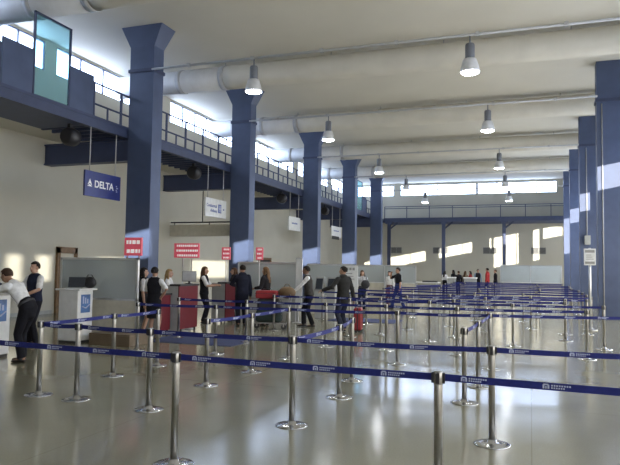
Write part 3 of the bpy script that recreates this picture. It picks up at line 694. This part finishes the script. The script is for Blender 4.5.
def person(x, yy, head, label, H=1.74, lean=0, skinc=(0.42, 0.25, 0.17), hair=('short', (0.015, 0.011, 0.009)), top=WHITEC, sleeve='long', vest=None, jacket=None,
           trousers=BLACKC, skirt=None, hr=(0.27, 0.04, 0.80), hl=(-0.27, 0.04, 0.80), er=(0.5, -0.8, -0.2), el=(-0.5, -0.8, -0.2), fr=(0.10, 0.0, 0), fl=(-0.10, 0.0, 0), turn=0, nod=0, vox=0.010, slim=1.0, group=None):
    s = H/1.75; ln = math.radians(lean); hip = V((0, -0.5*math.sin(ln)*0.5, 0.93))
    def sp(z, dx=0, dy=0):
        k = min(1, max(0, (z-0.88)/0.22)); a = -ln*k; q = V((dx, dy, z-0.93)); return hip+Matrix.Rotation(a, 3, 'X')@q
    TZ = [(0.84, 0.13, 0.10), (0.93, 0.165, 0.12), (1.02, 0.155, 0.11), (1.10, 0.14, 0.10), (1.22, 0.155, 0.11), (1.34, 0.175, 0.115), (1.41, 0.155, 0.095), (1.455, 0.10, 0.075), (1.49, 0.062, 0.06)]
    sh = [sp(1.415, 0.175*slim), sp(1.415, -0.175*slim)]; hj = [hip+V((0.09, 0, -0.03)), hip+V((-0.09, 0, -0.03))]
    feet = [V((fr[0], fr[1], 0.08+fr[2])), V((fl[0], fl[1], 0.08+fl[2]))]
    knee = []; ank = []
    for i in range(2):
        k_, a_ = ik(hj[i], feet[i], 0.43, 0.42, (0.0, 1, 0)); knee.append(k_); ank.append(a_)
    elb = []; wri = []
    for i, (t, e) in enumerate(((hr, er), (hl, el))):
        k_, w_ = ik(sh[i], V(t), 0.29, 0.26, e); elb.append(k_); wri.append(w_)
    yd = [V((0, 1, 0.0)) if abs(f[2]) < 0.1 else V((0, 0.6, -0.8)) for f in (fr, fl)]
    hc = sp(1.635)+V((0, 0.02+0.03*math.sin(ln), 0)); HR = Matrix.Rotation(math.radians(turn), 3, 'Z')@Matrix.Rotation(-ln*0.35-math.radians(nod), 3, 'X')
    hp = lambda x_, y_, z_: hc+HR@V((x_, y_, z_))
    def S_(v): return v*s
    def torso(mb, off, z0, z1, grow=0):
        rows = [t for t in TZ if z0-1e-6 <= t[0] <= z1+1e-6]
        mb.tube([S_(sp(t[0])) for t in rows], [((t[1]*slim+off)*s, (t[2]+off+grow*(1.1-min(1.1, t[0])))*s) for t in rows], n=20, round_=True)
    def arm(mb, i, off, frac=1.0, flare=0):
        pts = [sh[i], sh[i].lerp(elb[i], 0.5), elb[i], elb[i].lerp(wri[i], 0.4), wri[i]]; rd = [0.056, 0.047, 0.040, 0.038, 0.028]
        if frac < 1: pts = [sh[i], sh[i].lerp(elb[i], 0.4), sh[i].lerp(elb[i], 0.75)]; rd = [0.058, 0.052, 0.050+flare]
        mb.tube([S_(p) for p in pts], [(r+off)*s for r in rd], n=12, round_=True, ref=(0.3, 0.2, 1))
    def leg(mb, i, off, cuff=0):
        pts = [hj[i]+V((0, 0, 0.03)), hj[i].lerp(knee[i], 0.4), knee[i], knee[i].lerp(ank[i], 0.35), ank[i]]; rd = [0.088, 0.078, 0.056, 0.055, 0.038+cuff]
        mb.tube([S_(p) for p in pts], [(r+off)*s for r in rd], n=14, round_=(cuff == 0), ref=(1, 0, 0))
    # body, one continuous skin
    b = MB(); torso(b, 0, 0.84, 1.49)
    b.tube([S_(sp(1.43)), S_(sp(1.50, 0, 0.008)), S_(hp(0, -0.01, -0.05))], [(0.07*s, 0.062*s), (0.056*s, 0.058*s), (0.052*s, 0.056*s)], n=14, round_=True)
    b.ell(S_(hp(0, -0.01, 0.02)), (0.076*s, 0.096*s, 0.100*s), rot=HR); b.ell(S_(hp(0, 0.022, -0.04)), (0.060*s, 0.072*s, 0.082*s), rot=HR)
    b.tube([S_(hp(0, 0.088, 0.02)), S_(hp(0, 0.108, -0.018)), S_(hp(0, 0.095, -0.03))], [0.010*s, 0.015*s, 0.014*s], n=8, round_=True)
    for e in (-1, 1): b.ell(S_(hp(e*0.077, -0.012, -0.01)), (0.013*s, 0.022*s, 0.032*s), 10, 8, rot=HR)
    b.ell(S_(hp(0, 0.083, -0.066)), (0.026*s, 0.012*s, 0.012*s), 10, 8, rot=HR)
    for i in range(2):
        arm(b, i, 0); leg(b, i, 0)
        b.tube([S_(ank[i]+V((0, 0, -0.02))-yd[i]*0.03), S_(ank[i]+yd[i]*0.07+V((0, 0, -0.035))), S_(ank[i]+yd[i]*0.16+V((0, 0, -0.05)))], [(0.036*s, 0.036*s), (0.042*s, 0.03*s), (0.035*s, 0.02*s)], n=10, round_=True)
        # hand: palm, four unequal curled fingers, thumb from the side of the palm
        f = (wri[i]-elb[i]).normalized(); sd = -1 if i == 0 else 1
        side = f.cross(V((0, 0, 1)));
        if side.length < 0.35: side = V((0, 1, 0))-f*f.y
        side.normalize(); nrm = side.cross(f).normalized()
        if abs(f.z) > 0.8: nrm = V((sd, 0, 0)); side = f.cross(nrm).normalized(); nrm = side.cross(f).normalized()*(1 if True else 1); nrm = nrm if nrm.x*sd > 0 else -nrm
        else: nrm = nrm if nrm.z < 0 else -nrm
        if side.dot(V((0, 1, 0.001))) < 0: side = -side
        w = wri[i]
        b.tube([S_(w), S_(w+f*0.05), S_(w+f*0.092)], [(0.026*s, 0.018*s), (0.040*s, 0.016*s), (0.040*s, 0.014*s)], n=10, ref=side, round_=True)
        for k, (o_, L) in enumerate(((0.030, 0.070), (0.010, 0.078), (-0.010, 0.073), (-0.030, 0.058))):
            p0 = w+f*0.085+side*o_; p1 = p0+f*L*0.5+nrm*L*0.10+side*o_*0.12; p2 = p1+f*L*0.3+nrm*L*0.28; p3 = p2+f*L*0.12+nrm*L*0.25
            b.tube([S_(p0), S_(p1), S_(p2), S_(p3)], [0.0095*s, 0.009*s, 0.0085*s, 0.0075*s], n=8, round_=True, ref=side)
        p0 = w+f*0.03+side*0.03; p1 = p0+side*0.028+f*0.03+nrm*0.012; p2 = p1+f*0.035+side*0.006+nrm*0.012
        b.tube([S_(p0), S_(p1), S_(p2)], [0.0125*s, 0.011*s, 0.009*s], n=8, round_=True, ref=nrm)
    eyes = [S_(hp(e*0.032, 0.085, 0.015)) for e in (-1, 1)]; mouth = S_(hp(0, 0.09, -0.066))
    def paint(c):
        if min((c-e).length for e in eyes) < 0.013*s: return 1
        d_ = HR.inverted()@(c-mouth)
        return 2 if abs(d_.z) < 0.011 and abs(d_.x) < 0.024 and d_.y > -0.012 and abs(d_.y) < 0.03 else 0
    root = remesh(b, 'person', [skin(skinc), M['eye'], M['lip']], None, vox, 1, paint)
    root.location = (x, yy, 0); root.rotation_euler.z = math.radians(head-90); tag(root, label, 'person', group)
    # clothes
    c = MB(); torso(c, 0.012, 0.93, 1.455)
    if sleeve != 'none':
        for i in range(2): arm(c, i, 0.011, 1.0 if sleeve == 'long' else 0.5, 0.008)
    remesh(c, 'shirt', [cloth(top)], root, 0.014)
    if vest:
        c = MB(); torso(c, 0.026, 0.93, 1.41)
        for i in range(2): c.tube([S_(sh[i].lerp(sp(1.42), 0.75)), S_(sh[i].lerp(sp(1.43), 0.25))], [0.062*s, 0.064*s], n=10, round_=True)
        remesh(c, 'vest', [cloth(vest)], root, 0.014)
    if jacket:
        c = MB(); torso(c, 0.032, 0.84, 1.455)
        for i in range(2): arm(c, i, 0.020)
        remesh(c, 'jacket', [cloth(jacket)], root, 0.014)
        c = MB(); 
        for k in (-1, 1): c.tube([S_(sp(1.47, k*0.05, -0.06)), S_(sp(1.475, k*0.075, 0.0)), S_(sp(1.42, k*0.03, 0.10))], [0.014*s]*3, n=6, round_=True)
        c.build('collar', cloth(jacket), root)
    if skirt:
        c = MB(); kz = 0.52
        c.tube([S_(sp(1.06)), S_(hip), S_(V((hip.x, hip.y*0.6, 0.75))), S_(V((0, 0.01, kz)))], [(0.155*s, 0.118*s), (0.185*s, 0.142*s), (0.185*s, 0.15*s), (0.165*s, 0.14*s)], n=20)
        remesh(c, 'skirt', [cloth(skirt)], root, 0.014)
    else:
        c = MB(); torso(c, 0.023, 0.84, 1.02)
        for i in range(2): leg(c, i, 0.016, 0.018)
        remesh(c, 'trousers', [cloth(trousers)], root, 0.014)
        if not jacket and not vest:
            MB().tube([S_(sp(1.005)), S_(sp(1.045))], [((0.155*slim+0.028)*s, 0.139*s)]*2, n=24).build('belt', M['black'], root)
    for i in range(2):
        c = MB(); a = ank[i]; y_ = yd[i]
        c.tube([S_(a+V((0, 0, -0.045))-y_*0.045), S_(a+y_*0.05+V((0, 0, -0.04))), S_(a+y_*0.14+V((0, 0, -0.052))), S_(a+y_*0.185+V((0, 0, -0.058)))], [(0.036*s, 0.034*s), (0.046*s, 0.036*s), (0.044*s, 0.026*s), (0.032*s, 0.018*s)], n=12, round_=True)
        if not skirt: c.tube([S_(a+V((0, 0, -0.04))), S_(a+V((0, 0, 0.03)))], [0.048*s, 0.046*s], n=12)
        remesh(c, 'shoe', [M['shoe']], root, 0.012)
    # hair
    st, hcol = hair; c = MB()
    bm = bmesh.new(); bmesh.ops.create_uvsphere(bm, u_segments=20, v_segments=14, radius=1.0)
    kill = [v for v in bm.verts if (v.co.y > 0.38 and v.co.z < 0.42) or (v.co.z < -0.62) or (v.co.y > 0.05 and v.co.z < -0.12)]
    bmesh.ops.delete(bm, geom=kill, context='VERTS')
    for v in bm.verts: v.co = S_(hp(v.co.x*0.090, v.co.y*0.112-0.014, v.co.z*0.112+0.026))
    for f in bm.faces: f.smooth = True
    if st in ('long', 'bun'):
        t = MB()
        if st == 'long':
            t.tube([S_(hp(0, -0.07, 0.03)), S_(hp(0, -0.10, -0.06)), S_(sp(1.46, 0, -0.095)), S_(sp(1.30, 0, -0.135))], [(0.075*s, 0.05*s), (0.085*s, 0.045*s), (0.085*s, 0.03*s), (0.06*s, 0.018*s)], n=14, round_=True)
            for e in (-1, 1): t.tube([S_(hp(e*0.075, -0.03, 0.02)), S_(hp(e*0.085, -0.02, -0.08)), S_(sp(1.42, e*0.085, 0.0))], [(0.02*s, 0.035*s), (0.022*s, 0.04*s), (0.02*s, 0.03*s)], n=10, round_=True, ref=(1, 0, 0))
        else: t.ell(S_(hp(0, -0.125, 0.03)), (0.05*s, 0.045*s, 0.05*s))
        tm = bpy.data.meshes.new('t'); t.bm.to_mesh(tm); t.bm.free(); bm.from_mesh(tm)
    me = bpy.data.meshes.new('hair'); bm.to_mesh(me); bm.free(); me.materials.append(hairm(hcol))
    ho = bpy.data.objects.new('hair', me); COL.objects.link(ho); ho.parent = root
    m = ho.modifiers.new('s', 'SOLIDIFY'); m.thickness = 0.012; m.offset = -1
    return root
DK, BR, BL = (0.012, 0.010, 0.010), (0.07, 0.035, 0.018), (0.30, 0.19, 0.08)
person(-8.50, 8.72, 190, 'man in white shirt and black trousers leaning over the left kiosk', H=1.76, lean=36, skinc=(0.30, 0.17, 0.11), hr=(0.22, 0.62, 1.24), hl=(-0.2, 0.66, 1.24), er=(0.6, -0.3, -0.6), el=(-0.6, -0.3, -0.6), fl=(-0.10, -0.12, 0), hair=('short', (0.05, 0.03, 0.02)))
person(-10.22, 9.62, 330, 'dark haired person bending over the left kiosk at the very edge', H=1.68, lean=34, skinc=(0.30, 0.16, 0.12), top=NAVYC, hr=(0.2, 0.5, 1.18), hl=(-0.2, 0.5, 1.18), hair=('short', (0.03, 0.012, 0.012)))
person(-9.93, 10.55, 262, 'man in dark vest over white short sleeves standing behind the leaning man', H=1.76, skinc=(0.45, 0.27, 0.19), vest=NAVYC, sleeve='short', hr=(0.02, 0.32, 1.12), hl=(-0.12, 0.30, 1.08), er=(0.9, -0.2, -0.3), el=(-0.9, -0.2, -0.3))
person(-8.30, 12.55, 98, 'woman seen from behind in black vest and skirt, hand on her hip', H=1.68, slim=0.95, vest=BLACKC, sleeve='short', skirt=BLACKC, hr=(0.19, -0.02, 1.02), er=(1, -0.35, 0), hl=(-0.15, 0.30, 1.05), skinc=(0.36, 0.21, 0.14), hair=('bun', DK))
person(-8.95, 13.05, 35, 'dark haired woman half hidden by the edge of the glass screen', H=1.66, slim=0.93, vest=BLACKC, sleeve='short', skirt=BLACKC, hair=('long', DK), hl=(-0.15, 0.28, 1.05))
person(-9.30, 14.75, 15, 'woman with long blonde hair behind the nearest red counter', H=1.62, slim=0.92, hair=('long', BL), skinc=(0.50, 0.31, 0.23), hr=(0.15, 0.3, 1.05), hl=(-0.15, 0.3, 1.05))
person(-9.32, 16.75, 20, 'woman agent in white sleeves and black vest facing right at the counter', H=1.70, slim=0.93, vest=BLACKC, sleeve='short', hair=('long', BR), hr=(0.1, 0.36, 1.18), hl=(-0.08, 0.38, 1.2), skinc=(0.45, 0.27, 0.19))
person(-8.95, 18.02, 215, 'brown haired woman in dark jacket facing left at the counter', H=1.68, slim=0.93, jacket=(0.03, 0.028, 0.03), hair=('long', BR), hr=(0.12, 0.3, 1.1), skinc=(0.45, 0.27, 0.19))
person(-7.95, 16.55, 130, 'man in dark navy suit seen from behind at the counter', H=1.77, jacket=(0.016, 0.018, 0.032), trousers=(0.014, 0.015, 0.026), hl=(-0.12, 0.34, 1.15), el=(-0.9, -0.4, -0.3), turn=10)
person(-7.38, 16.95, 175, 'woman with long light brown hair in dark coat and trousers', H=1.72, slim=0.93, jacket=(0.022, 0.02, 0.022), hair=('long', (0.16, 0.09, 0.045)), hr=(0.12, 0.28, 1.15), hl=(-0.12, 0.28, 1.12))
person(-6.15, 17.25, 199, 'man in white sleeves and grey vest pushing the luggage cart', H=1.76, skinc=(0.20, 0.11, 0.075), vest=(0.06, 0.055, 0.05), hr=(0.16, 0.42, 1.02), hl=(-0.16, 0.42, 1.02), fr=(0.1, 0.12, 0), fl=(-0.1, -0.14, 0), lean=6)
person(-4.80, 16.3, 140, 'man in dark grey jacket and jeans seen from behind, head turned left', H=1.76, jacket=(0.028, 0.028, 0.027), trousers=(0.03, 0.035, 0.055), hl=(-0.52, 0.20, 1.12), el=(-0.4, -0.6, -0.6), hr=(0.30, -0.06, 0.86), turn=45, fl=(-0.16, -0.18, 0.08), fr=(0.07, 0.06, 0), skinc=(0.36, 0.21, 0.14))
person(-5.38, 26.6, 215, 'man in black T-shirt and blue jeans walking left, hand raised to face', H=1.77, top=BLACKC, sleeve='short', trousers=(0.03, 0.045, 0.16), hr=(0.12, 0.26, 1.50), er=(0.7, -0.2, -0.8), fr=(0.09, 0.24, 0), fl=(-0.09, -0.24, 0), vox=0.012, skinc=(0.36, 0.20, 0.13))
person(-6.05, 28.0, 250, 'woman in white top beside the man in blue jeans', H=1.62, slim=0.9, trousers=(0.20, 0.10, 0.12), hair=('long', DK), vox=0.014)
person(-6.45, 24.6, 280, 'woman in pale top with a black shoulder bag by the notice board', H=1.64, slim=0.92, top=(0.5, 0.5, 0.52), trousers=NAVYC, hair=('long', BR), vox=0.014)
fp = [(-5.74, 'woman with dark hair and white top, leftmost of the far group', 'long', DK, WHITEC, None, 1.62, 60), (-5.18, 'person in black, second from left in the far group', 'long', DK, BLACKC, None, 1.70, 150),
      (-4.77, 'person in black, third from left in the far group', 'short', BR, BLACKC, None, 1.63, 120), (-4.35, 'person in tan top, fourth from left in the far group', 'long', BR, (0.22, 0.17, 0.12), None, 1.64, 60),
      (-3.98, 'dark haired person in grey, fifth from left in the far group', 'long', DK, (0.06, 0.06, 0.06), None, 1.64, 190), (-3.50, 'person in dark top with light blue sleeves, sixth of the far group', 'short', DK, (0.22, 0.30, 0.40), BLACKC, 1.78, 290),
      (-2.82, 'man in red jacket, seventh of the far group', 'short', DK, (0.30, 0.03, 0.03), None, 1.86, 170), (-2.30, 'person in black at the right end of the far group', 'short', BR, BLACKC, None, 1.76, 200)]
for x, lab, hs, hcx, tp, vs, H, hd in fp:
    person(x, 45.0+0.2*math.sin(x*7), hd, lab, H=H, hair=(hs, hcx), top=tp, vest=vs, vox=0.016, jacket=((0.30, 0.03, 0.03) if 'red' in lab else None), lean=(8 if 'sixth' in lab else 0), group='people at the far desks')

# luggage
o = empty('shoulder_bag', (-6.27, 24.42, 0.93), 'black shoulder bag hanging beside the woman in the pale top', 'bag')
MB().ell((0, 0, 0.16), (0.19, 0.08, 0.18)).build('pouch', M['black'], o)
MB().tube(((-0.10, 0, 0.30), (-0.12, 0.06, 0.48), (-0.02, 0.10, 0.53), (0.08, 0.02, 0.30)), [0.012]*4, n=6).build('strap', M['black'], o)
o = empty('suitcase', (-4.42, 16.45, 0), 'upright red wheeled suitcase beside the man in the grey jacket', 'suitcase', None, math.radians(100))
MB().box((-0.20, -0.11, 0.06), (0.20, 0.11, 0.66)).build('shell', M['bagred'], o, bevel=0.04)
mb = MB()
for k in range(5): mb.box((-0.15+k*0.07, -0.118, 0.12), (-0.13+k*0.07, -0.108, 0.6))
mb.build('ribs', M['bagred'], o)
for a in (-0.15, 0.15):
    for b in (-0.07, 0.07): MB().tube(((a-0.012, b, 0.033), (a+0.012, b, 0.033)), (0.033, 0.033), n=14).build('wheel', M['black'], o)
    MB().box((a-0.02, -0.09, 0.03), (a+0.02, 0.09, 0.075)).build('wheel_bracket', M['black'], o)
MB().tube(((-0.09, 0.06, 0.64), (-0.09, 0.06, 0.80), (0.09, 0.06, 0.80), (0.09, 0.06, 0.64)), [0.012]*4, n=8).build('handle', M['black'], o)
MB().box((-0.205, -0.012, 0.06), (0.205, 0.012, 0.665)).build('zip_band', M['black'], o)
o = empty('luggage_cart', (-6.85, 16.2, 0), 'steel luggage cart loaded with bags in front of the pushing man', 'luggage cart', None, math.radians(15))
mb = MB(); mb.box((-0.5, -0.27, 0.16), (0.45, 0.27, 0.19)); mb.tube(((-0.5, -0.27, 0.18), (-0.5, -0.27, 0.34), (-0.5, 0.27, 0.34), (-0.5, 0.27, 0.18)), [0.015]*4, n=8); mb.build('platform', M['steel'], o)
mb = MB()
for s_ in (-0.25, 0.25): mb.tube(((0.42, s_, 0.17), (0.52, s_, 0.95)), (0.016, 0.016), n=8)
mb.tube(((0.46, -0.25, 0.5), (0.46, 0.25, 0.5)), (0.012, 0.012), n=8); mb.build('back_frame', M['steel'], o)
MB().tube(((0.52, -0.28, 0.96), (0.52, 0.28, 0.96)), (0.02, 0.02), n=10).build('push_bar', M['black'], o)
for a, b in ((-0.42, 0.0), (0.36, -0.22), (0.36, 0.22)):
    w = MB().tube(((a, b-0.02, 0.075), (a, b+0.02, 0.075)), (0.075, 0.075), n=16, ref=(0, 0, 1)).build('wheel', M['black'], o)
    MB().box((a-0.02, b-0.03, 0.07), (a+0.02, b+0.03, 0.17)).build('fork', M['steel'], w)
def bag(loc, size, m, label, name, rz=math.radians(15), strap=True):
    q = empty(name, loc, label, 'bag', 'bags on the luggage cart', rz); a, b, h = size
    MB().box((-a/2, -b/2, 0), (a/2, b/2, h)).build('body', m, q, bevel=min(a, b, h)*0.22)
    if strap:
        MB().tube(((-a*0.2, 0, h-0.01), (-a*0.16, 0, h+0.05), (a*0.16, 0, h+0.05), (a*0.2, 0, h-0.01)), [0.012]*4, n=8).build('handle', M['black'], q)
    MB().box((-a/2-0.003, -b/2-0.003, h*0.62), (a/2+0.003, b/2+0.003, h*0.66)).build('zip', M['black'], q)
bag((-6.92, 16.18, 0.19), (0.72, 0.46, 0.36), M['baggreen'], 'large dark green bag lying lowest on the luggage cart', 'duffel_bag', strap=False)
bag((-6.92, 16.18, 0.55), (0.66, 0.42, 0.30), M['black'], 'black bag in the middle of the luggage cart stack', 'travel_bag', strap=False)
bag((-6.98, 16.15, 0.85), (0.62, 0.40, 0.22), M['bagred'], 'flat red case on top of the luggage cart', 'red_case')
o = MB().ell((0, 0, 0.17), (0.26, 0.17, 0.17)).build('brown_bag', M['bagbrown']); o.location = (-6.45, 16.32, 0.85); tag(o, 'rounded brown bag at the rear top of the luggage cart', 'bag', 'bags on the luggage cart')
MB().tube(((-0.1, 0, 0.31), (-0.05, 0, 0.40), (0.05, 0, 0.40), (0.1, 0, 0.31)), [0.012]*4, n=8).build('handle', M['bagbrown'], o)
